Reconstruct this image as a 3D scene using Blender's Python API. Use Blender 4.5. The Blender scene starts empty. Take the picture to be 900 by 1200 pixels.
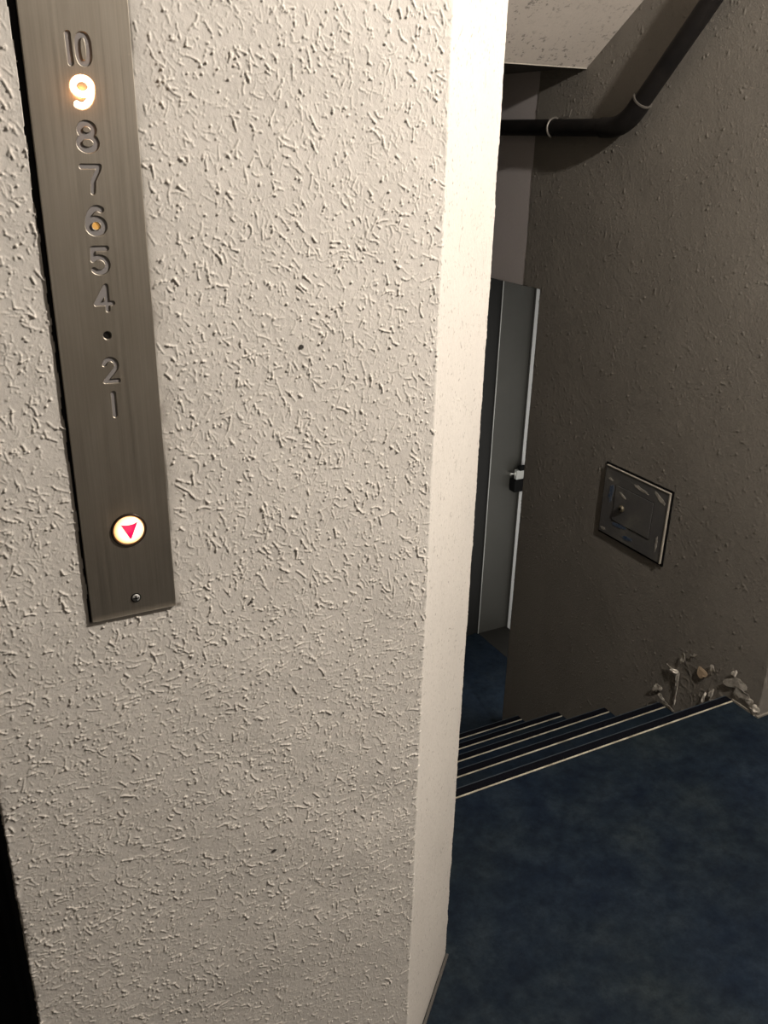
import bpy, bmesh, math, random
import numpy as np
from mathutils import Vector, Matrix
random.seed(7)
sc = bpy.context.scene
COL = sc.collection
PI = math.pi

# ------------------------------------------------------------------ materials
def mat(name, color, rough=.6, metal=0., spec=.5, build=None):
    m = bpy.data.materials.new(name); m.use_nodes = True
    nt = m.node_tree; b = nt.nodes['Principled BSDF']
    b.inputs['Base Color'].default_value = (*color, 1)
    b.inputs['Roughness'].default_value = rough
    b.inputs['Metallic'].default_value = metal
    b.inputs['Specular IOR Level'].default_value = spec
    if build: build(nt, b)
    return m
def N(nt, t, **kw):
    n = nt.nodes.new(t)
    for k, v in kw.items():
        if k in n.inputs: n.inputs[k].default_value = v
        else: setattr(n, k, v)
    return n
def ramp(nt, src, stops, interp='LINEAR'):
    r = nt.nodes.new('ShaderNodeValToRGB'); cr = r.color_ramp; cr.interpolation = interp
    while len(cr.elements) < len(stops): cr.elements.new(.5)
    for e, (p, c) in zip(cr.elements, stops):
        e.position = p; e.color = (*c, 1) if len(c) == 3 else c
    nt.links.new(src, r.inputs['Fac']); return r.outputs['Color']
def objco(nt, scale=(1, 1, 1)):
    tc = nt.nodes.new('ShaderNodeTexCoord'); mp = nt.nodes.new('ShaderNodeMapping')
    mp.inputs['Scale'].default_value = scale
    nt.links.new(tc.outputs['Object'], mp.inputs['Vector']); return mp.outputs['Vector']
def noise(nt, vec, scale, detail=4, rough=.55):
    n = N(nt, 'ShaderNodeTexNoise', Scale=scale, Detail=detail, Roughness=rough)
    nt.links.new(vec, n.inputs['Vector']); return n.outputs['Fac']
def mul(nt, a, b, fac=1., mode='MULTIPLY'):
    m = nt.nodes.new('ShaderNodeMix'); m.data_type = 'RGBA'; m.blend_type = mode
    if isinstance(fac, float): m.inputs[0].default_value = fac
    else: nt.links.new(fac, m.inputs[0])
    for s, i in ((a, 6), (b, 7)):
        if isinstance(s, tuple): m.inputs[i].default_value = (*s, 1)
        else: nt.links.new(s, m.inputs[i])
    return m.outputs[2]
def bump(nt, b, h, strength, dist):
    n = N(nt, 'ShaderNodeBump', Strength=strength, Distance=dist)
    nt.links.new(h, n.inputs['Height']); nt.links.new(n.outputs['Normal'], b.inputs['Normal'])

def plaster(base, var=.12, fine=.0006, attr=False, pits=0., streak=None, patch=None):
    def f(nt, b):
        v = objco(nt)
        c = ramp(nt, noise(nt, v, 3.2, 5, .6), [(.3, tuple(x*(1-var) for x in base)), (.72, tuple(min(1, x*(1+var*.5)) for x in base))])
        g = ramp(nt, noise(nt, v, 160, 3, .6), [(.3, (.93, .93, .93)), (.7, (1, 1, 1))])
        c = mul(nt, c, g)
        if streak:
            c = mul(nt, c, ramp(nt, noise(nt, objco(nt, (3, 3, 1.2)), 3, 4), [(.4, (1, 1, 1)), (.75, streak)]))
        if pits:
            n = noise(nt, v, 62, 3, .7)
            big = noise(nt, v, 9, 2, .5)
            pm = ramp(nt, n, [(.57, (0, 0, 0)), (.63, (1, 1, 1))])
            k = nt.nodes.new('ShaderNodeMath'); k.operation = 'MULTIPLY'
            nt.links.new(pm, k.inputs[0]); nt.links.new(ramp(nt, big, [(.35, (.2,)*3), (.6, (1,)*3)]), k.inputs[1])
            k2 = nt.nodes.new('ShaderNodeMath'); k2.operation = 'MULTIPLY'; k2.inputs[1].default_value = pits
            nt.links.new(k.outputs[0], k2.inputs[0])
            c = mul(nt, c, tuple(x*.28 for x in base), k2.outputs[0], 'MIX')
        if attr:
            a = N(nt, 'ShaderNodeAttribute', attribute_name='grime')
            c = mul(nt, c, (.13, .11, .085), a.outputs['Fac'], 'MIX')
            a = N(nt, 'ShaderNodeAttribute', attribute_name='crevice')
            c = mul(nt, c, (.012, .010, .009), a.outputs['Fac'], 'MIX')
            a = N(nt, 'ShaderNodeAttribute', attribute_name='raised')
            c = mul(nt, c, (1.06, 1.05, 1.03), a.outputs['Fac'])
        nt.links.new(c, b.inputs['Base Color'])
        bump(nt, b, noise(nt, v, 230, 4, .7), .5, fine)
    return f
M = {}
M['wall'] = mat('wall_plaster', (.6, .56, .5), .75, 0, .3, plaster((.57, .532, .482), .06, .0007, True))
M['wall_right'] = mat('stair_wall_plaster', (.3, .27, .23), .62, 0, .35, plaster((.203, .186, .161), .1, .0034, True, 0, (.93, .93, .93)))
M['wall_pale'] = mat('pale_wall_paint', (.5, .46, .4), .8, 0, .3, plaster((.52, .47, .4), .06))
M['beam'] = mat('beam_paint', (.36, .33, .31), .7, 0, .3, plaster((.5, .46, .45), .05))
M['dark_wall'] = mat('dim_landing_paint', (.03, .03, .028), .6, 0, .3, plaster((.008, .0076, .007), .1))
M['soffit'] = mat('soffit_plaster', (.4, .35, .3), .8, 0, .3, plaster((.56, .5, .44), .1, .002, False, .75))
M['soffit_shaded'] = mat('shaded_soffit_plaster', (.12, .11, .1), .8, 0, .3, plaster((.13, .115, .1), .15))  # soffit plaster darkened: shade on the flat part is put into its colour
M['ceiling'] = mat('ceiling_paint', (.2, .18, .16), .8, 0, .3, plaster((.2, .18, .16), .05))
M['hall'] = mat('hall_paint', (.2, .18, .16), .8, 0, .3, plaster((.16, .145, .125), .05))

def vinyl(base, lo, hi):
    def f(nt, b):
        v = objco(nt)
        c1 = ramp(nt, noise(nt, v, 9, 10, .74), [(.34, lo), (.5, base), (.68, hi)])
        c1 = mul(nt, c1, ramp(nt, noise(nt, v, 2.2, 3, .5), [(.35, (.82, .93, 1.12)), (.65, (1.1, 1.05, .93))]))
        c2 = ramp(nt, noise(nt, v, 38, 6, .8), [(.36, (.6, .63, .68)), (.5, (1, 1, 1)), (.66, (1.4, 1.36, 1.3))])
        nt.links.new(mul(nt, c1, c2), b.inputs['Base Color'])
        r = ramp(nt, noise(nt, v, 12, 5), [(.3, (.62,)*3), (.7, (.8,)*3)])
        nt.links.new(r, b.inputs['Roughness'])
        bump(nt, b, noise(nt, v, 260, 3), .25, .0005)
    return f
M['vinyl'] = mat('blue_sheet_vinyl', (.012, .02, .03), .7, 0, .12, vinyl((.0072, .0125, .019), (.0025, .006, .0125), (.0165, .0235, .029)))
M['vinyl_dim'] = mat('blue_stair_vinyl', (.012, .02, .03), .7, 0, .1, vinyl((.007, .012, .019), (.004, .008, .014), (.011, .016, .021)))
M['threshold'] = mat('threshold_screed', (.06, .05, .04), .7, 0, .3, plaster((.016, .0145, .012), .2))
M['nosing_bright'] = mat('nosing_brass', (.62, .55, .42), .45, .1, .5, lambda nt, b: nt.links.new(ramp(nt, noise(nt, objco(nt), 22, 5), [(.3, (.3, .26, .19)), (.6, (.62, .57, .45))]), b.inputs['Base Color']))
M['nosing_dark'] = mat('nosing_rubber', (.0035, .004, .0065), .85, 0, .08)
M['nosing_lip'] = mat('nosing_lip_grey_blue', (.035, .045, .055), .5)
M['sealant'] = mat('joint_sealant', (.2, .18, .15), .7)
M['base_dark'] = mat('dark_base_strip', (.06, .055, .048), .7)
M['pipe'] = mat('pipe_dark_paint', (.012, .011, .011), .55, 0, .2, lambda nt, b: nt.links.new(ramp(nt, noise(nt, objco(nt), 14, 5), [(.3, (.006, .0055, .0055)), (.7, (.014, .012, .011))]), b.inputs['Base Color']))
M['pipe_clip'] = mat('pipe_clip_metal', (.17, .155, .135), .4, .5)
M['dark_metal'] = mat('dark_bronze_metal', (.02, .018, .016), .4, .5)
M['black'] = mat('black_gap', (.004, .004, .004), .8, 0, .1)
M['steel_grey'] = mat('grey_enamel_steel', (.12, .12, .11), .45, 0, .4, plaster((.05, .048, .0425), .12, .0002))
M['leaf'] = mat('pale_door_enamel', (.88, .88, .88), .35)
M['chrome'] = mat('chrome', (.75, .74, .7), .18, 1)
M['old_brass'] = mat('old_brass', (.13, .11, .075), .5, .5)
M['satin'] = mat('satin_metal', (.42, .42, .4), .4, .4)

def brushed(nt, b):
    v = objco(nt, (700, 700, 6))
    n = noise(nt, v, 1, 3, .6)
    st = noise(nt, objco(nt, (14, 14, 5)), 1, 4, .6)
    c = ramp(nt, st, [(.3, (.30, .265, .215)), (.7, (.38, .34, .285))])
    c = mul(nt, c, ramp(nt, n, [(.3, (.9, .9, .9)), (.7, (1.05, 1.05, 1.05))]))
    nt.links.new(c, b.inputs['Base Color'])
    r = ramp(nt, n, [(.3, (.42,)*3), (.7, (.5,)*3)]); nt.links.new(r, b.inputs['Roughness'])
    bump(nt, b, n, .12, .0003)
M['plate'] = mat('brushed_bronze_steel', (.24, .2, .16), .45, .93, .4, brushed)
M['inlay'] = mat('unlit_number_plastic', (.2, .185, .178), .45, 0, .4)
def emis(name, col, s, base=(.8, .8, .8)):
    m = mat(name, base, .4); b = m.node_tree.nodes['Principled BSDF']
    b.inputs['Emission Color'].default_value = (*col, 1); b.inputs['Emission Strength'].default_value = s; return m
M['lit'] = emis('lit_number', (1, .86, .62), 5)
M['lit_rim'] = emis('lit_number_rim', (1, .33, .06), 1.2, (.5, .2, .08))
M['amber'] = emis('amber_glimmer', (.85, .4, .08), .3, (.5, .28, .08))
M['arrow'] = emis('arrow_pink', (.85, .0, .085), .85, (.5, .0, .05))
def lensb(nt, b):
    tc = nt.nodes.new('ShaderNodeTexCoord'); ln = nt.nodes.new('ShaderNodeVectorMath'); ln.operation = 'LENGTH'
    nt.links.new(tc.outputs['Object'], ln.inputs[0])
    k = nt.nodes.new('ShaderNodeMath'); k.operation = 'MULTIPLY'; k.inputs[1].default_value = 1/.017
    nt.links.new(ln.outputs['Value'], k.inputs[0])
    c = ramp(nt, k.outputs[0], [(.0, (1, .88, .68)), (.62, (1, .82, .55)), (.86, (1, .55, .2)), (1, (.7, .16, .03))])
    nt.links.new(c, b.inputs['Emission Color']); b.inputs['Emission Strength'].default_value = 1.5
M['lens'] = mat('button_lens', (.8, .7, .55), .3, 0, .5, lensb)
M['ring'] = mat('button_ring_dark', (.02, .012, .008), .35, .3)
def hatchb(nt, b):
    v = objco(nt)
    c = ramp(nt, noise(nt, v, 9, 6, .65), [(.35, (.075, .074, .075)), (.55, (.1, .097, .092)), (.72, (.16, .15, .135))])
    nt.links.new(c, b.inputs['Base Color'])
M['hatch'] = mat('hatch_grey_paint', (.14, .13, .12), .45, 0, .4, hatchb)
M['cream'] = mat('cream_paint_edge', (.34, .31, .26), .5)
M['blue_smear'] = mat('blue_paint_smear', (.03, .065, .13), .5, 0, .4, lambda nt, b: nt.links.new(ramp(nt, noise(nt, objco(nt), 60, 5), [(.35, (.02, .045, .1)), (.65, (.12, .14, .17))]), b.inputs['Base Color']))
M['flake'] = mat('peeling_paint', (.5, .46, .4), .6, 0, .3, lambda nt, b: nt.links.new(ramp(nt, noise(nt, objco(nt), 45, 5), [(.35, (.3, .27, .22)), (.6, (.75, .7, .62))]), b.inputs['Base Color']))
M['flake_tan'] = mat('bare_plaster_tan', (.4, .3, .2), .7)
M['flake_grey'] = mat('bare_plaster_grey', (.24, .225, .2), .7, 0, .3, lambda nt, b: nt.links.new(ramp(nt, noise(nt, objco(nt), 60, 5), [(.35, (.2, .185, .16)), (.65, (.42, .39, .34))]), b.inputs['Base Color']))
M['chip'] = mat('dark_chip', (.03, .026, .022), .8)

# ------------------------------------------------------------------ object helpers
def link(name, me, m=None, parent=None, loc=None):
    o = bpy.data.objects.new(name, me); COL.objects.link(o)
    if m is not None: me.materials.append(m)
    if parent is not None: o.parent = parent
    if loc is not None: o.location = loc
    return o
def empty(name, label, cat, loc=(0, 0, 0), group=None):
    o = bpy.data.objects.new(name, None); COL.objects.link(o); o.location = loc
    o.empty_display_size = .1
    o['label'] = label; o['category'] = cat
    if group: o['group'] = group
    return o
def struct(o, label=None):
    o['kind'] = 'structure'
    if label: o['label'] = label; o['category'] = o.name.split('_')[0]
    return o
class MB:
    def __init__(s): s.bm = bmesh.new()
    def box(s, a, b):
        x0, y0, z0 = a; x1, y1, z1 = b
        v = [s.bm.verts.new(p) for p in ((x0,y0,z0),(x1,y0,z0),(x1,y1,z0),(x0,y1,z0),(x0,y0,z1),(x1,y0,z1),(x1,y1,z1),(x0,y1,z1))]
        for f in ((0,3,2,1),(4,5,6,7),(0,1,5,4),(1,2,6,5),(2,3,7,6),(3,0,4,7)): s.bm.faces.new([v[i] for i in f])
        return s
    def prism(s, pts, d):            # extrude 3-D polygon pts by vector d
        d = Vector(d); a = [s.bm.verts.new(p) for p in pts]; b = [s.bm.verts.new(Vector(p)+d) for p in pts]
        s.bm.faces.new(a); s.bm.faces.new(b[::-1]); n = len(pts)
        for i in range(n): s.bm.faces.new((a[i], b[i], b[(i+1) % n], a[(i+1) % n]))
        return s
    def tube(s, pts, r, seg=20, caps=True):
        pts = [Vector(p) for p in pts]; rings = []
        rr = r if isinstance(r, (list, tuple)) else [r]*len(pts)
        up = None
        for i, p in enumerate(pts):
            t = (pts[min(i+1, len(pts)-1)]-pts[max(i-1, 0)]).normalized()
            if up is None: up = t.orthogonal().normalized()
            up = (up - t*up.dot(t)).normalized(); w = t.cross(up)
            rings.append([s.bm.verts.new(p+(up*math.cos(2*PI*k/seg)+w*math.sin(2*PI*k/seg))*rr[i]) for k in range(seg)])
        for a, b in zip(rings, rings[1:]):
            for k in range(seg): s.bm.faces.new((a[k], a[(k+1) % seg], b[(k+1) % seg], b[k]))
        if caps: s.bm.faces.new(rings[0][::-1]); s.bm.faces.new(rings[-1])
        return s
    def lathe(s, prof, c, seg=40, axis='Y'):      # prof: (radius, offset toward the viewer, -Y)
        rings = []
        for r, h in prof:
            ring = []
            for k in range(seg if r > 1e-7 else 1):
                a = 2*PI*k/seg
                if axis == 'Y': p = (c[0]+r*math.cos(a), c[1]-h, c[2]+r*math.sin(a))
                else: p = (c[0]-h, c[1]+r*math.cos(a), c[2]+r*math.sin(a))
                ring.append(s.bm.verts.new(p))
            rings.append(ring)
        for a, b in zip(rings, rings[1:]):
            for k in range(seg):
                q = [a[k % len(a)], a[(k+1) % len(a)], b[(k+1) % len(b)], b[k % len(b)]]
                q = list(dict.fromkeys(q))
                if len(q) > 2: s.bm.faces.new(q)
        return s
    def build(s, name, m, parent=None, bevel=0, smooth=False, loc=None):
        bmesh.ops.recalc_face_normals(s.bm, faces=s.bm.faces)
        if bevel: bmesh.ops.bevel(s.bm, geom=list(s.bm.edges), offset=bevel, segments=2, affect='EDGES', profile=.6)
        me = bpy.data.meshes.new(name); s.bm.to_mesh(me); s.bm.free()
        if smooth:
            me.polygons.foreach_set('use_smooth', [True]*len(me.polygons))
            me.set_sharp_from_angle(angle=math.radians(40))
        o = link(name, me, m, parent)
        if loc is not None:      # give the object an origin without moving it
            me.transform(Matrix.Translation(-Vector(loc))); o.location = loc
        return o

def grid_mesh(name, P, attrs=None, extra=None):
    """P: rows x cols x 3 array of points, (optional) extra closed boxes appended"""
    R_, C_, _ = P.shape
    co = P.reshape(-1, 3)
    i = np.arange(R_*C_).reshape(R_, C_)
    q = np.stack([i[:-1, :-1], i[:-1, 1:], i[1:, 1:], i[1:, :-1]], -1).reshape(-1, 4)
    ng = len(q); nv = len(co)
    if extra:
        for a, b in extra:
            x0, y0, z0 = a; x1, y1, z1 = b
            v = np.array([(x0,y0,z0),(x1,y0,z0),(x1,y1,z0),(x0,y1,z0),(x0,y0,z1),(x1,y0,z1),(x1,y1,z1),(x0,y1,z1)])
            f = np.array(((0,3,2,1),(4,5,6,7),(0,1,5,4),(1,2,6,5),(2,3,7,6),(3,0,4,7)))+len(co)
            co = np.vstack([co, v]); q = np.vstack([q, f])
    me = bpy.data.meshes.new(name)
    me.vertices.add(len(co)); me.vertices.foreach_set('co', co.astype(np.float32).ravel())
    me.loops.add(len(q)*4); me.loops.foreach_set('vertex_index', q.astype(np.int32).ravel())
    me.polygons.add(len(q)); me.polygons.foreach_set('loop_start', np.arange(0, len(q)*4, 4, dtype=np.int32))
    sm = np.zeros(len(q), bool); sm[:ng] = True
    me.polygons.foreach_set('use_smooth', sm)
    me.update(calc_edges=True)
    for k, a in (attrs or {}).items():
        at = me.attributes.new(k, 'FLOAT', 'POINT'); full = np.zeros(len(co), np.float32); full[:nv] = a.ravel()
        at.data.foreach_set('value', full)
    return me

rng = np.random.default_rng(11)
def smooth_noise(shape, cell):
    h, w = shape; gh, gw = int(h/cell)+3, int(w/cell)+3
    g = rng.standard_normal((gh, gw))
    y = np.arange(h)/cell; x = np.arange(w)/cell
    yi = y.astype(int); xi = x.astype(int); fy = y-yi; fx = x-xi
    fy = fy*fy*(3-2*fy); fx = fx*fx*(3-2*fx)
    a = g[yi][:, xi]; b = g[yi][:, xi+1]; c = g[yi+1][:, xi]; d = g[yi+1][:, xi+1]
    fy = fy[:, None]; fx = fx[None]
    return (a*(1-fx)+b*fx)*(1-fy)+(c*(1-fx)+d*fx)*fy

def spatter(U, V, dens, rmin, rmax, hmax, keep=None, angle=None, worm=.4):
    """thrown-plaster relief: dots and short curved worms stamped on a u,v grid (metres)"""
    H = np.zeros((len(V), len(U)), np.float32)
    W_, L_ = U[-1]-U[0], V[-1]-V[0]
    du = U[-1]-U[-2]; dv = V[1]-V[0]
    def stamp(u, v, r, h):
        i0 = np.searchsorted(U, u-2*r); i1 = np.searchsorted(U, u+2*r)
        j0 = max(0, int((v-2*r-V[0])/dv)); j1 = min(len(V), int((v+2*r-V[0])/dv)+2)
        if i1 <= i0 or j1 <= j0: return
        d2 = ((U[i0:i1]-u)**2)[None]+((V[j0:j1]-v)**2)[:, None]
        p = h*np.clip(1.25*np.exp(-d2/(r*r)*1.3)-.08, 0, 1)
        S = H[j0:j1, i0:i1]; np.maximum(S, p, out=S)
    for _ in range(int(dens*W_*L_)):
        u = U[0]+rng.random()*W_; v = V[0]+rng.random()*L_
        k = 1 if keep is None else keep(u, v)
        if rng.random() > k: continue
        s = rng.random()**2.6
        r = rmin+(rmax-rmin)*s; h = hmax*(.3+.7*s)*rng.uniform(.6, 1.1)
        if rng.random() < worm:
            a = (rng.random()*PI) if angle is None else angle(u, v)
            ln = r*rng.uniform(2.5, 5.5)+rng.random()**2.5*.012; n = max(3, int(ln/(r*.7))); c = rng.normal(0, .5)/max(ln, 1e-4)
            big = rng.integers(0, n)
            for t in range(n):
                stamp(u, v, r*(.62+.3*rng.random()+(.35 if t == big else 0)), h*(.5+.3*rng.random()+(.3 if t == big else 0)))
                a += c*ln/n+rng.normal(0, .11); u += math.cos(a)*ln/n; v += math.sin(a)*ln/n
        else:
            stamp(u, v, r, h)
            if rng.random() < .35: stamp(u+rng.normal(0, r), v+rng.normal(0, r), r*.8, h*.8)
    return H

def profile(pts, res, soft, coarse_first=None):
    """resample a plan polyline at res, round its corners over soft metres; -> u, xy, normal"""
    pts = np.array(pts, float); seg = np.hypot(*np.diff(pts, axis=0).T); cum = np.r_[0, np.cumsum(seg)]
    u = np.arange(0, cum[-1], res)
    def at(uu): return np.stack([np.interp(uu, cum, pts[:, 0]), np.interp(uu, cum, pts[:, 1])], -1)
    offs = np.linspace(-soft, soft, 9)
    xy = np.mean([at(np.clip(u+o, 0, cum[-1])) for o in offs], 0)
    t = np.gradient(xy, axis=0); t /= np.hypot(*t.T)[:, None]
    n = np.stack([t[:, 1], -t[:, 0]], -1)      # right-hand side of the travel direction
    return u, xy, n, cum

# ------------------------------------------------------------------ the setting
XR = 1.944            # stair wall plane
YF = .883             # elevator wall plane
PLX0, PLX1, PLZ0, PLZ1 = .1085, .2003, 1.013, 1.745
AX, AY = .5305, YF    # arris between elevator wall and splay
BX, BY = .7243, 1.0693
ZM = -.875

# --- elevator wall + splayed corner, one continuous thrown-plaster skin
u, xy, nrm, cum = profile([(-.0132, .99), (-.0132, YF), (AX, AY), (BX, BY), (BX, 1.14)], .0009, .002)
v = np.arange(0, 1.78, .00092)
uA, uB = cum[2], cum[3]; uL = cum[1]
def keep_front(a, b):
    if a > uA: return .10+.05*(a > uB)
    k = 1.0
    x = a-uL-.0132
    if b < .55: k *= .45+.55*b/.55
    if PLX0-.006 < x < PLX1+.006 and b > PLZ0-.006: k *= .1
    return k
def ang_front(a, b):
    r = rng.random()
    if b > .95: return rng.normal(-PI*.34, .45) if r < .6 else rng.random()*PI
    return rng.normal(0, .5) if r < .45 else rng.random()*PI
H = spatter(u, v, 33000, .0005, .0015, .0021, keep_front, ang_front, .62)
H = np.maximum(H, spatter(u, v, 26000, .0006, .0009, .0008, lambda a, b: .35 if a > uA else 1., None, .5))
raised = np.clip(H/.0015, 0, 1)
splay = ((u > uA+.003))[None, :]
H = np.where(splay, H*.42, H)
H += (smooth_noise(H.shape, 75)*.0005+smooth_noise(H.shape, 18)*.00012).astype(np.float32)*np.where(splay, .6, 1)
H += (smooth_noise(H.shape, 4)*.00005).astype(np.float32)
# ragged arrises
for uc, amp in ((uL, .0006), (uA, .0003), (uB, .0004)):
    e = np.exp(-((u-uc)/.004)**2)[None, :]
    H += (e*(smooth_noise((len(v), 1), 26)*amp+smooth_noise((len(v), 1), 4)*amp*.45)).astype(np.float32)
# the wall is flat behind the indicator plate
xs = xy[:, 0][None, :]; zs = v[:, None]; onfront = ((u > uL+.004) & (u < uA-.004))[None, :]
behind = onfront & (xs > PLX0-.001) & (xs < PLX1+.001) & (zs > PLZ0-.001)
H = np.where(behind, np.minimum(H, 0), H)
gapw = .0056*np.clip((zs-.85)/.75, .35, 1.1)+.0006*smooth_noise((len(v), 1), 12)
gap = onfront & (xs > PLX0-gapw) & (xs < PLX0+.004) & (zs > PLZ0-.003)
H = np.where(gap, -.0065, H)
# grime creeping out from the plate's edges and near the floor
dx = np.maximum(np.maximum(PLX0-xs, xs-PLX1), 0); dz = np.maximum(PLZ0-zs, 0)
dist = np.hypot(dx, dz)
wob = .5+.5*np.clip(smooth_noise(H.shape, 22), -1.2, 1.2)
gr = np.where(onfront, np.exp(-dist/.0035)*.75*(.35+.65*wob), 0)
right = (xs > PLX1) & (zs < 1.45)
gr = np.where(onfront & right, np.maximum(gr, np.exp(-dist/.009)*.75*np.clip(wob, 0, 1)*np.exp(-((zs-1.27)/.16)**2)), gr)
spk = spatter(u, v, 9000, .0007, .0016, 1.8, lambda a, b: 1. if a > uA else .02, None, .2)
gr = np.maximum(gr, np.where(spk > .3, .6*np.clip(spk, 0, 1), 0))
gr = np.maximum(gr, np.where(onfront, .9*np.exp(-(((xs-.2035)/.004)**2+((zs-1.012)/.003)**2)), 0))
gr = np.maximum(gr, np.exp(-zs/.02)*.3)
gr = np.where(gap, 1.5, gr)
gr = np.clip(gr, 0, 1.15).astype(np.float32)
P = np.empty((len(v), len(u), 3))
P[..., 0] = xy[:, 0]+nrm[:, 0]*H; P[..., 1] = xy[:, 1]+nrm[:, 1]*H; P[..., 2] = v[:, None]
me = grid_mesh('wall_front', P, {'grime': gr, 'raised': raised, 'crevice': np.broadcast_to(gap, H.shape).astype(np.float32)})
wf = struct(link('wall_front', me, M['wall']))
wf['label'] = 'rough cream plaster wall with splayed corner carrying the elevator indicator'; wf['category'] = 'wall'
# dark little gouges in the plaster
for (x, z, r) in ((.3575, 1.2935, .0032), (.3065, .607, .0036), (.2895, .995, .0016), (.41, .80, .0012)):
    b = MB(); n = 9
    b.prism([(x+r*math.cos(2*PI*k/n)*random.uniform(.6, 1.3), YF-.0016, z+r*math.sin(2*PI*k/n)*random.uniform(.5, 1)) for k in range(n)], (0, .003, 0))
    b.build('paint_chip', M['chip'], wf)
# core behind the skin, running back along the stairs
b = MB()
b.prism([(-.0122, YF+.0085, 0), (AX-.0035, YF+.0085, 0), (BX-.0016, BY+.006, 0), (BX-.0016, 1.478, 0), (-.0122, 1.478, 0)], (0, 0, 1.78))
b.prism([(-.0132, YF, 1.78), (AX, YF, 1.78), (BX, BY, 1.78), (BX, 1.478, 1.78), (-.0132, 1.478, 1.78)], (0, 0, .57))
struct(b.build('wall_core', M['wall_pale']))
struct(MB().box((.55, 1.478, ZM-.1), (BX, 3.46, 2.43)).build('wall_left_of_stairs', M['wall_right']))
# elevator doorway at the far left
b = MB().box((-.021, .905, 0), (-.0145, 1.05, 2.1)).box((-.0345, .952, 0), (-.0145, 1.05, 2.1))
struct(b.build('trim_1', M['dark_metal']))
d = MB().box((-1.0, 1.06, 0), (-.0345, 1.10, 2.1)).build('door_1', M['dark_metal']); struct(d)
MB().box((-.52, 1.057, 0), (-.514, 1.061, 2.1)).build('door_gap', M['black'], d)
struct(MB().box((-1.0132, YF, 2.1), (-.0132, 1.478, 2.43)).build('wall_over_elevator', M['wall_pale']))
struct(MB().box((-1.9, YF, 0), (-1.0, 1.478, 2.43)).build('wall_left', M['wall_pale']))

# --- floors
fl = MB().box((-1.9, -1.8, -.18), (3.4, 1.447, 0)).build('floor', M['vinyl']); struct(fl)
struct(MB().box((-1.9, 1.447, -.18), (.55, 1.478, 0)).build('floor_behind_core', M['vinyl']))
b = MB().box((BX, 2.44, ZM-.15), (XR-.002, 3.33, ZM)).box((XR-.002, 2.558, ZM-.15), (2.326, 3.33, ZM))
struct(b.build('floor_landing', M['vinyl_dim']))
struct(MB().box((2.326, 2.5, ZM-.15), (2.7, 3.45, ZM+.001)).build('floor_threshold', M['threshold']))
b = MB().prism([(BX+.001, BY-.002, 0), (AX+.001, YF-.002, 0), (AX+.0045, YF-.0055, 0), (BX+.0045, BY-.0055, 0)], (0, 0, .004))
struct(b.build('trim_2', M['base_dark']))
# sealant bead where the landing meets the stair wall
b = MB().box((XR-.006, 1.362, 0), (XR+.002, 1.452, .006)).box((XR-.006, 1.356, 0), (2.6, 1.362, .005))
struct(b.build('trim_3', M['sealant']))

# --- stairs going down
st = empty('staircase', 'dark blue stair flight going down with pale nosing lines', 'stairs', (1.33, 1.478, 0))
inv = Matrix.Translation(-Vector(st.location))
def child(o, par=st):
    o.matrix_parent_inverse = Matrix.Identity(4)
    o.data.transform(Matrix.Translation(-Vector(par.location))); return o
x0, x1 = BX+.0005, XR-.002
for i in range(5):
    z = -.175*i; yl = 1.449+.2410*i; ye = yl+.029
    if i == 0: b = MB().box((x0, 1.447, -.21), (x1, ye-.004, -.002))
    else:
        yb = 1.449+.241*(i-1)+.025
        b = MB().box((x0, yb, z-.21), (x1, ye-.004, z-.002 if i else 0))
    s = child(b.build('step', M['vinyl_dim'], st))
    # tread sheet between the riser and the nosing
    if i: 
        t = MB().box((x0, yb, z-.002), (x1, yl, z)).build('tread', M['vinyl_dim'], s); t.data.transform(inv)
    e = MB().box((x0, yl-.0018, z-.001), (x1-.004, yl+.0020, z+.0024)).build('nosing_line', M['nosing_bright'], s, .0008); e.data.transform(inv)
    b = MB()
    for k in range(5): b.box((x0, yl+.0035+k*.0042, z-.002), (x1-.003, yl+.0035+k*.0042+.0034, z+.0024))
    b.box((x0, yl+.0035, z-.0025), (x1-.003, ye-.002, z+.001))
    b.box((x0, ye-.004, z-.022), (x1-.003, ye-.0008, z-.001))
    e = b.build('nosing_strip', M['nosing_dark'], s); e.data.transform(inv)
    e = MB().box((x0, ye-.0022, z-.0015), (x1-.003, ye+.0002, z+.002)).build('nosing_lip', M['nosing_lip'], s); e.data.transform(inv)

# --- stair wall on the right, finer thrown plaster
u, xy, nrm, cum = profile([(XR+.12, 1.362), (XR, 1.362), (XR, 2.556), (XR+.1, 2.556)][::-1], .0025, .003)
v = np.arange(-.9, 1.95, .0025)
nrm = nrm
ucor = cum[2]
H = spatter(u, v, 3000, .0017, .0030, .0030, lambda a, b: .8 if b > .4 else .55, lambda a, b: rng.normal(PI*.5, .6), .14)
H = np.maximum(H, spatter(u, v, 14000, .0013, .0019, .0009, None, None, .2))
raised = np.clip(H/.002, 0, 1)*.4
H += (smooth_noise(H.shape, 70)*.0007+smooth_noise(H.shape, 10)*.00008+smooth_noise(H.shape, 3)*.00005).astype(np.float32)
Yw = xy[:, 1][None, :]; Zw = v[:, None]
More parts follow.
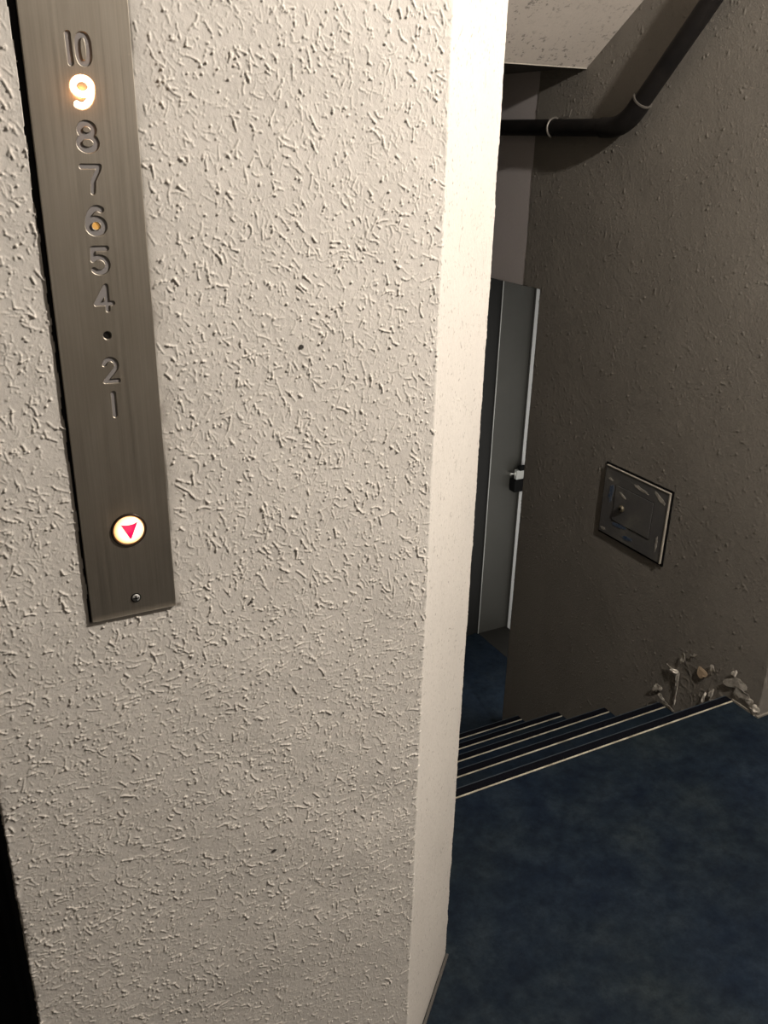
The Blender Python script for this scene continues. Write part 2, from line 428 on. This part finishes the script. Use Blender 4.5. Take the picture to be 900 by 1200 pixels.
# damp damage low on the wall by the top step
dm = np.exp(-(((Yw-1.53)/.19)**2+((Zw+.03)/.095)**2)**2)*(np.abs(xy[:, 0]-XR) < .004)[None]
rid = 1-np.abs(smooth_noise(H.shape, 11))*1.4
H += (dm*np.clip(rid, 0, 1)**3*.0016+dm*smooth_noise(H.shape, 16)*.0011).astype(np.float32)
gr = np.clip(dm*.3*(.6+.5*smooth_noise(H.shape, 14)), 0, .7)
e = np.exp(-((u-ucor)/.006)**2)[None]
H += (e*smooth_noise((len(v), 1), 7)*.001).astype(np.float32)
P = np.empty((len(v), len(u), 3))
P[..., 0] = xy[:, 0]+nrm[:, 0]*H; P[..., 1] = xy[:, 1]+nrm[:, 1]*H; P[..., 2] = v[:, None]
top = (v[:, None] > 1.03) & (u < .103)[None]      # above the opening the plaster carries straight on as a pier
P[..., 0] = np.where(top, XR-H, P[..., 0]); P[..., 1] = np.where(top, 2.556+.1-u[None], P[..., 1])
me = grid_mesh('wall_right', P, {'grime': gr.astype(np.float32), 'raised': raised.astype(np.float32)})
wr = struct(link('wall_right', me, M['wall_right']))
wr['label'] = 'dim brown-grey plaster wall beside the stairs'; wr['category'] = 'wall'
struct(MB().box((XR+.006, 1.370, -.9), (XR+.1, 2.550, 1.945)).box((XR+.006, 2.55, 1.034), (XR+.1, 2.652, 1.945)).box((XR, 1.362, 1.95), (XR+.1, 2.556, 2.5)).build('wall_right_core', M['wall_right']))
struct(MB().box((XR+.1, 1.364, 0), (3.4, 1.5, 2.43)).build('wall_facing_hall', M['wall_pale']))
struct(MB().box((XR+.0015, 2.650, 1.03), (XR+.1, 3.33, 1.80)).build('wall_beam', M['beam'], None, .003))

# peeling paint: thin curled flakes standing off the stair wall, at (Y, Z, half-width, half-height, lift)
def flake(y, z, a, h, m, lift=.006, rot=0., seed=0, nm='peeling_paint'):
    rd = random.Random(seed); b = MB(); n = 22; ring = []; inn = []; f1, f2, f3 = (rd.uniform(0, 6.3) for _ in range(3))
    for k in range(n):
        t = 2*PI*k/n; r = 1.12+.24*math.sin(2*t+f1)+.2*math.sin(3*t+f2)+rd.uniform(-.09, .09)
        lf_ = .62+.38*math.sin(t+f3)+.15*math.sin(3*t+f1)
        dy, dz = a*r*math.cos(t), h*r*math.sin(t)
        dy, dz = dy*math.cos(rot)-dz*math.sin(rot), dy*math.sin(rot)+dz*math.cos(rot)
        ring.append(b.bm.verts.new((XR-.0012-lift*lf_*.8, y+dy, z+dz)))
        inn.append(b.bm.verts.new((XR-.0022-lift*.45, y+dy*.5, z+dz*.5)))
    c = b.bm.verts.new((XR-.0022-lift*.42, y, z))
    for k in range(n):
        b.bm.faces.new((ring[k], ring[(k+1) % n], inn[(k+1) % n], inn[k])); b.bm.faces.new((inn[k], inn[(k+1) % n], c))
    o = b.build(nm, m, wr)
    s = o.modifiers.new('thick', 'SOLIDIFY'); s.thickness = .0009
    return o
for k, (y, z, a, h, mk, lift, rot) in enumerate((
    (1.697, -.026, .012, .004, 'flake', .010, .3), (1.676, -.028, .014, .0045, 'flake', .012, -.3), (1.662, -.048, .004, .022, 'flake_grey', .008, .1),
    (1.656, -.10, .0022, .036, 'flake', .008, 0),
    (1.655, .030, .009, .018, 'flake', .010, .1), (1.612, .066, .009, .004, 'flake', .010, -.6), (1.622, .056, .006, .005, 'flake_grey', .007, 0),
    (1.576, .024, .018, .014, 'flake_tan', .006, .5), (1.541, .058, .013, .009, 'flake', .008, -.7),
    (1.452, .060, .030, .018, 'flake_grey', .008, -.4), (1.425, .038, .022, .020, 'flake_grey', .008, .2), (1.462, .088, .006, .012, 'flake', .007, .1),
    (1.735, -.128, .012, .016, 'flake', .010, .6), (1.712, -.150, .010, .010, 'flake', .012, .2), (1.695, -.162, .012, .006, 'flake_grey', .008, -.3), (1.672, -.165, .012, .007, 'flake', .009, .2),
    (1.551, -.050, .006, .014, 'flake', .009, .2), (1.527, -.020, .005, .016, 'flake_grey', .008, .1), (1.520, -.045, .011, .006, 'flake_grey', .008, -.2),
    (1.388, .030, .014, .014, 'flake', .009, .2), (1.368, .026, .010, .010, 'flake', .012, .8), (1.375, .008, .012, .006, 'flake', .008, .8))):
    flake(y, z, a, h, M[mk], lift, rot, 30+k)

# --- far end of the lower landing
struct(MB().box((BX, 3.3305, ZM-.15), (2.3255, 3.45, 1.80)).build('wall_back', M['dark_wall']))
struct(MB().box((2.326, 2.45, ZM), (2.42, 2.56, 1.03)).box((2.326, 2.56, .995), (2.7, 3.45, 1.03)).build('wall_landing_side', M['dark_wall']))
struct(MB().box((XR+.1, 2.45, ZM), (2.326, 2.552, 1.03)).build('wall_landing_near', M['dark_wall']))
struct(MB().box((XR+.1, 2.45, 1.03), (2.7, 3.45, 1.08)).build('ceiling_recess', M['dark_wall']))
b = MB().box((2.3225, 3.3235, ZM), (2.508, 3.45, .995)).box((2.3225, 2.56, .95), (2.508, 3.3235, .995)).box((2.3225, 2.56, ZM), (2.508, 2.61, .95))
door = b.build('door_2', M['steel_grey']); struct(door)
door['label'] = 'steel apartment door with pale leaf at the lower landing'; door['category'] = 'door'
MB().box((2.3212, 3.3212, ZM), (2.3252, 3.3250, .995)).build('frame_edge', M['satin'], door)  # paler strip paints the highlight along the frame's arris
MB().box((2.494, 3.3065, ZM+.001), (2.506, 3.3145, .95)).build('frame_stop', M['steel_grey'], door)
MB().box((2.508, 2.6, ZM), (2.54, 3.34, .96)).build('door_gap', M['black'], door)
lf = MB().box((2.4965, 2.62, ZM+.004), (2.507, 3.3055, .945)).build('door_leaf', M['leaf'], door, .001)
MB().box((2.447, 3.272, -.012), (2.498, 3.293, .036)).build('lock_plate', M['satin'], lf, .003)
h = MB().box((2.438, 3.268, -.077), (2.497, 3.313, -.014)).box((2.46, 3.264, .034), (2.497, 3.286, .056)).build('lock_body', M['black'], lf, .004); h['label'] = 'black lock box'
b = MB().tube([(2.492, 3.293, .012), (2.434, 3.305, .010)], .0065, 12).tube([(2.436, 3.301, .010), (2.432, 3.327, .006), (2.432, 3.338, .005)], [.009, .010, .007], 12)
h = b.build('door_handle', M['chrome'], lf, 0, True); h['label'] = 'chrome handle'

# --- underside of the flight above, and ceilings
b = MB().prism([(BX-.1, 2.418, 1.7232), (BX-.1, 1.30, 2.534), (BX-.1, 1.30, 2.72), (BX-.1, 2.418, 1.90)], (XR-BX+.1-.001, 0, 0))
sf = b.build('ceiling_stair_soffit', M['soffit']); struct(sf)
MB().box((BX-.1, 2.4165, 1.7212), (XR-.001, 2.4195, 1.7245)).build('drip_edge', M['cream'], sf)
struct(MB().box((BX-.1, 2.4185, 1.7275), (XR+.0, 3.46, 1.90)).build('ceiling_landing', M['soffit_shaded']))
struct(MB().box((-1.9, -1.8, 2.43), (3.4, 1.45, 2.53)).build('ceiling', M['ceiling']))
struct(MB().box((-1.9, -1.9, 0), (3.4, -1.8, 2.43)).build('wall_behind', M['hall']))
struct(MB().box((-2.0, -1.8, 0), (-1.9, YF, 2.43)).build('wall_hall_left', M['hall']))
struct(MB().box((3.4, -1.8, 0), (3.5, 1.45, 2.43)).build('wall_hall_right', M['hall']))

# ------------------------------------------------------------------ drain pipe on the stair wall
PX = XR-.042
pp = empty('drain_pipe', 'dark pipe running level then bending up along the stair wall', 'pipe', (PX, 2.18, 1.555))
pb = -Vector(pp.location); T = Matrix.Translation(pb)
A = Vector((PX, 3.33, 1.556)); E1 = Vector((PX, 2.235, 1.5535)); 
K = Vector((PX, 2.170, 1.5535)); D = Vector((0, 1.8838-2.1142, 1.8481-1.597)).normalized()
E2 = K+D*.065; Z2 = K+D*.86
r = .0255
def pmb(b, name, m, smooth=True):
    o = b.build(name, m, pp, 0, smooth); o.data.transform(T); return o
pmb(MB().tube([A, (A+E1)/2, E1], r, 28), 'level_pipe', M['pipe'])
pmb(MB().tube([E2, (E2+Z2)/2, Z2], r, 28), 'sloping_pipe', M['pipe'])
arc = [E1+Vector((0, .03, 0)), E1]
for k in range(1, 8):
    t = k/8; arc.append(E1*(1-t)**2+K*2*t*(1-t)+E2*t*t)
arc += [E2, E2+D*.03]
pmb(MB().tube(arc, r+.0035, 28), 'pipe_elbow', M['pipe'])
pmb(MB().tube([E2+D*.028, E2+D*.0325], r+.0052, 28), 'socket_rim', M['pipe_clip'])
b = MB()
cy, cz = 2.50, 1.5535
ring = [Vector((PX+(r+.004)*math.cos(t), cy, cz+(r+.004)*math.sin(t))) for t in [PI*.5+.15*k for k in range(-6, 20)]]
b.tube(ring, .0032, 8)
b.tube([Vector((PX+.012, cy, cz+r+.003)), Vector((PX+.02, cy-.045, cz+r+.008)), Vector((PX+.022, cy-.052, cz+r+.030))], .003, 8)
pmb(b, 'pipe_clip', M['pipe_clip'])

# ------------------------------------------------------------------ inspection hatch on the stair wall
ht = empty('wall_hatch', 'square grey metal hatch smeared with blue paint on the stair wall', 'hatch', (XR, 1.953, .41))
Th = Matrix.Translation(-Vector(ht.location))
def hmb(b, name, m, bev=0, par=ht, smooth=False):
    o = b.build(name, m, par, bev, smooth); o.data.transform(Th); return o
Y0, Y1, Z0, Z1 = 1.806, 2.100, .292, .530
hmb(MB().box((XR-.0035, Y0-.007, Z0-.008), (XR+.02, Y1+.006, Z1+.007)), 'joint', M['black'])
pl = hmb(MB().box((XR-.0085, Y0, Z0), (XR-.002, Y1, Z1)), 'plate', M['hatch'], .0012)
hmb(MB().box((XR-.0105, Y0, Z1-.0028), (XR-.004, Y1-.004, Z1+.001)).box((XR-.0105, Y0-.001, Z0), (XR-.004, Y0+.0042, Z1)), 'frame_edge', M['cream'], .001)
dr = hmb(MB().box((XR-.0102, 1.868, .352), (XR-.008, 2.042, .476)), 'hatch_door', M['hatch'], .0012)
hmb(MB().box((XR-.0088, 1.8662, .3502), (XR-.0078, 2.0438, .4778)), 'door_gap', M['black'])
o = hmb(MB().lathe([(.0, .0), (.011, .0), (.012, .004), (.009, .009), (.0, .0105)], (XR-.0095, 2.001, .407), 24, 'X'), 'knob', M['old_brass'], 0, dr, True)
hmb(MB().lathe([(.0045, -.002), (.0045, .0012), (0, .0014)], (XR-.0195, 2.001, .407), 12, 'X'), 'keyhole', M['black'], 0, dr)
def smear(y, z, a, h, m, seed, x=XR-.0122, rot=0.):
    rd = random.Random(seed); b = MB(); n = 16; pts = []
    for k in range(n):
        t = 2*PI*k/n; q = rd.uniform(.6, 1.15); dy, dz = a*q*math.cos(t), h*q*math.sin(t)
        pts.append((x, y+dy*math.cos(rot)-dz*math.sin(rot), z+dy*math.sin(rot)+dz*math.cos(rot)))
    hmb(b.prism(pts, (.0012, 0, 0)), 'paint_smear', m)
smear(2.062, .440, .011, .036, M['blue_smear'], 1, XR-.0094, .1)
smear(2.000, .345, .034, .010, M['blue_smear'], 2, XR-.0094, -.1)
smear(1.962, .316, .03, .007, M['blue_smear'], 3, XR-.0094, -.2)
smear(2.006, .452, .018, .006, M['flake_grey'], 4, XR-.0108, .5)
smear(2.072, .486, .010, .005, M['flake_grey'], 5, XR-.0094)
smear(1.845, .500, .028, .008, M['flake_grey'], 6, XR-.0094, .5)
smear(1.833, .350, .006, .03, M['flake_grey'], 7, XR-.0094)
smear(2.080, .306, .014, .006, M['flake_grey'], 8, XR-.0094)
smear(1.93, .500, .04, .006, M['flake_grey'], 9, XR-.0094, .15)

# ------------------------------------------------------------------ elevator indicator plate
ind = empty('elevator_indicator', 'tall brushed metal elevator floor indicator with digits and down call button', 'elevator panel', (.1544, YF, 1.013))
Ti = Matrix.Translation(-Vector(ind.location))
def imb(b, name, m, bev=0, par=ind, smooth=False):
    o = b.build(name, m, par, bev, smooth); o.data.transform(Ti); return o
def arcp(cx, cy, rx, ry, a0, a1, n=26):
    return [(cx+rx*math.cos(math.radians(a0+(a1-a0)*k/n)), cy+ry*math.sin(math.radians(a0+(a1-a0)*k/n))) for k in range(n+1)]
six = [arcp(0, -4.6, 6.3, 6.4, 0, 360), arcp(1.6, -4.2, 7.9, 15.2, 180, 66)]
GL = {
 '1': [[(0, 11.2), (0, -11.2)]],
 '2': [arcp(0, 4.8, 5.8, 6.2, 165, -38)+[(-6, -10.6), (6.2, -10.8)]],
 '4': [[(2.6, 11), (-6.6, -5.2), (7.2, -5.2)], [(2.8, 11), (2.8, -11.2)], [(2.8, 8), (-3.5, -3.5)]],
 '5': [[(6, 10.8), (-4.6, 10.8), (-5.2, .8)]+arcp(-.4, -4, 6.4, 6.9, 135, -140)],
 '6': six, '9': [[(-x, -y) for x, y in s] for s in six],
 '7': [[(-6.4, 11), (6.4, 11), (5.6, 8.2), (1.2, -1), (.2, -11)]],
 '8': [arcp(0, 5.7, 5.0, 5.3, 0, 360), arcp(0, -5.2, 6.2, 5.9, 0, 360)],
 '10': [[(-8, 11.2), (-7.6, -11.2)], [(math.copysign(abs(math.cos(t))**.7, math.cos(t))*4.7+4, math.copysign(abs(math.sin(t))**.8, math.sin(t))*11) for t in [2*PI*k/40 for k in range(41)]]],
 '.': [[(0, 0), (.01, 0)]]}
PCX = .1545
for g_, k_ in (('9', 1.2), ('8', 1.2), ('7', 1.2), ('6', 1.14), ('5', 1.15), ('4', 1.1)):
    GL[g_] = [[(x*k_, y) for x, y in st_] for st_ in GL[g_]]
ROWS = [('10', 1.5682), ('9', 1.5345), ('8', 1.4985), ('7', 1.4628), ('6', 1.4270), ('5', 1.3915), ('4', 1.3567), ('.', 1.3210), ('2', 1.2865), ('1', 1.2518)]
def sdf(X, Z, g, zc, hw):          # X, Z in metres -> signed distance in mm
    px = (X-PCX)*1000; pz = (Z-zc)*1000; d = np.full(np.broadcast(px, pz).shape, 1e9)
    for s in GL[g]:
        for (ax, ay), (bx, by) in zip(s, s[1:]):
            ux, uy = bx-ax, by-ay; l2 = ux*ux+uy*uy+1e-12
            t = np.clip(((px-ax)*ux+(pz-ay)*uy)/l2, 0, 1)
            d = np.minimum(d, np.hypot(px-ax-t*ux, pz-ay-t*uy))
    return d-hw
HW = {'9': 3.05, '.': 3.9, '1': 2.4, '10': 2.3, '8': 2.5, '6': 2.6, '2': 2.1, '4': 2.1, '7': 2.1, '5': 2.3}
gx = np.linspace(PLX0, PLX1, 236)
gz = np.unique(np.r_[np.linspace(PLZ0, 1.232, 60), np.arange(1.232, 1.592, .00039), np.linspace(1.592, PLZ1, 60)])
YP = .8795; DEP = .0019
D_ = np.zeros((len(gz), len(gx)))
for g, zc in ROWS:
    j0, j1 = np.searchsorted(gz, [zc-.0165, zc+.0165])
    s = sdf(gx[None], gz[j0:j1, None], g, zc, HW[g])
    t = np.clip((.12-s)/.5, 0, 1); D_[j0:j1] = np.maximum(D_[j0:j1], t*t*(3-2*t)*DEP)
    if g == '6':
        s = np.hypot((gx[None]-PCX)*1000, (gz[j0:j1, None]-zc)*1000+4.6)-3.5
        t = np.clip((.3-s)/.5, 0, 1); D_[j0:j1] = np.maximum(D_[j0:j1], t*DEP)
P = np.empty((len(gz), len(gx), 3)); P[..., 0] = gx[None]; P[..., 2] = gz[:, None]; P[..., 1] = YP+D_
P[0, :, 1] = P[-1, :, 1] = .8792; P[:, 0, 1] = P[:, -1, 1] = .8822
P[1, 1:-1, 2] = PLZ0+.0006
me = grid_mesh('faceplate', P); me.transform(Ti)
fp = link('faceplate', me, M['plate'], ind)
imb(MB().box((PLX0, .8818, PLZ0), (PLX1, .8850, PLZ1)), 'back_box', M['dark_metal'])
def glyph(g, zc, grow, y, name, m, hw=None, inner=None, step=.00032):
    xs = np.arange(PCX-.0165, PCX+.0165, step); zs = np.arange(zc-.0168, zc+.0168, step)
    s = sdf(xs[None], zs[:, None], g, zc, hw or HW[g])
    ok = s < grow
    if inner is not None: ok &= s > inner
    b = bmesh.new(); vs = {}
    def vt(i, j):
        if (i, j) not in vs: vs[i, j] = b.verts.new((xs[i], y, zs[j]))
        return vs[i, j]
    for j in range(len(zs)-1):
        for i in range(len(xs)-1):
            if ok[j, i]: b.faces.new((vt(i, j), vt(i+1, j), vt(i+1, j+1), vt(i, j+1)))
    me = bpy.data.meshes.new(name); b.to_mesh(me); b.free(); me.transform(Ti)
    return link(name, me, m, ind)
for g, zc in ROWS:
    if g == '9':
        o = glyph(g, zc, -.35, YP+.0009, 'floor_number', M['lit']); o['label'] = 'lit floor number glowing warm white'
        glyph(g, zc, .35, YP+.0014, 'number_rim', M['lit_rim'])
    elif g == '.':
        o = glyph(g, zc, .5, YP+.0017, 'floor_mark', M['dark_metal'])
    else:
        o = glyph(g, zc, .5, YP+.0012, 'floor_number', M['inlay'])
o = imb(MB().lathe([(0, 0), (.0036, 0), (.0036, .0004), (0, .0004)], (PCX-.0004, YP+.0017, 1.4270-.0048), 24), 'amber_light', M['amber'])
# call button
BXc, BZc = .1566, 1.1140
imb(MB().lathe([(.0160, -.003), (.0160, .0006), (.0168, .0016), (.0180, .0016), (.0188, .0003), (.0188, -.002)], (BXc, YP, BZc), 56), 'button_ring', M['ring'], 0, ind, True)
bt = imb(MB().lathe([(.0158, -.002), (.0158, .0002), (.0150, .0012), (.0135, .0019), (.009, .0024), (0, .0027)], (BXc, YP, BZc), 56), 'call_button', M['lens'], 0, ind, True)
bt['label'] = 'round call button lit warm white'
off = Vector((BXc, YP, BZc))-Vector(ind.location)
bt.data.transform(Matrix.Translation(-off)); bt.location = off
pts = []
s = .0086
top = [(-s, .0078), (-s*.5, .0068), (0, .0066), (s*.5, .0070), (s, .0086)]
tri = top+[(s*.1, -.0092), (-s*.04, -.0092)]
b = MB().prism([(BXc+x+.0003, YP-.0030, BZc+z) for x, z in tri], (0, .0008, 0))
o = b.build('down_arrow', M['arrow'], bt); o.data.transform(Ti@Matrix.Translation((0, 0, 0))); o.data.transform(Matrix.Translation(-off)); o['label'] = 'pink down arrow'
# screw
sx, sz = .1569, 1.0325
scw = imb(MB().lathe([(.0042, -.001), (.0042, .0005), (.0032, .0013), (0, .0018)], (sx, YP, sz), 24), 'screw', M['satin'], 0, ind, True)
b = MB().box((sx-.0032, YP-.0021, sz-.0005), (sx+.0032, YP-.0012, sz+.0005)).box((sx-.0005, YP-.0021, sz-.0032), (sx+.0005, YP-.0012, sz+.0032))
imb(b, 'screw_slot', M['black'], 0, scw)
imb(MB().lathe([(0, 0), (.0056, 0), (.0056, .0002), (0, .0002)], (sx, YP, sz), 24), 'screw_seat', M['dark_metal'])

# ------------------------------------------------------------------ light
def point(name, loc, p, col, rad):
    l = bpy.data.lights.new(name, 'POINT'); l.energy = p; l.color = col; l.shadow_soft_size = rad
    o = bpy.data.objects.new(name, l); COL.objects.link(o); o.location = loc
    if 'glow' in name: l.specular_factor = 0
    return o
point('hall_light', (1.47, .12, 2.30), 205, (1, .93, .85), .035)
point('hall_fill', (.2, -1.0, 2.1), 6, (1, .9, .8), .25)
la = bpy.data.lights.new('landing_tube_light', 'AREA'); la.shape = 'RECTANGLE'; la.size = .05; la.size_y = 1.75  # added unseen tall area light, brightens the door recess evenly
la.energy = 7.5; la.color = (1, .98, .92)
lo = bpy.data.objects.new('landing_tube_light', la); COL.objects.link(lo)
lo.rotation_euler = (PI/2, 0, math.atan2(-.42, 1)); lo.location = (2.10, 2.60, .08)
point('number_glow', (PCX, YP-.010, 1.5345), .02, (1, .42, .12), .004)
point('button_glow', (BXc, YP-.012, BZc), .004, (1, .6, .3), .006)
w = bpy.data.worlds.new('World'); sc.world = w; w.use_nodes = True
w.node_tree.nodes['Background'].inputs['Color'].default_value = (.5, .45, .4, 1)
w.node_tree.nodes['Background'].inputs['Strength'].default_value = .02

# ------------------------------------------------------------------ camera
p, rl, yw = map(math.radians, (22.83, 1.34, 27.73))
fwd = Vector((math.sin(yw)*math.cos(p), math.cos(yw)*math.cos(p), -math.sin(p)))
rt = Vector((math.cos(yw), -math.sin(yw), 0)); up = rt.cross(fwd)
r2 = rt*math.cos(rl)+up*math.sin(rl); u2 = up*math.cos(rl)-rt*math.sin(rl)
cam = bpy.data.cameras.new('Camera'); co = bpy.data.objects.new('Camera', cam); COL.objects.link(co)
co.matrix_world = Matrix(((r2.x, u2.x, -fwd.x, 0), (r2.y, u2.y, -fwd.y, 0), (r2.z, u2.z, -fwd.z, 1.5), (0, 0, 0, 1)))
cam.sensor_fit = 'VERTICAL'; cam.sensor_height = 36; cam.lens = 36*1030/1200
cam.clip_start = .02
sc.camera = co
sc.view_settings.view_transform = 'Standard'
sc.view_settings.look = 'None'
sc.view_settings.exposure = 0
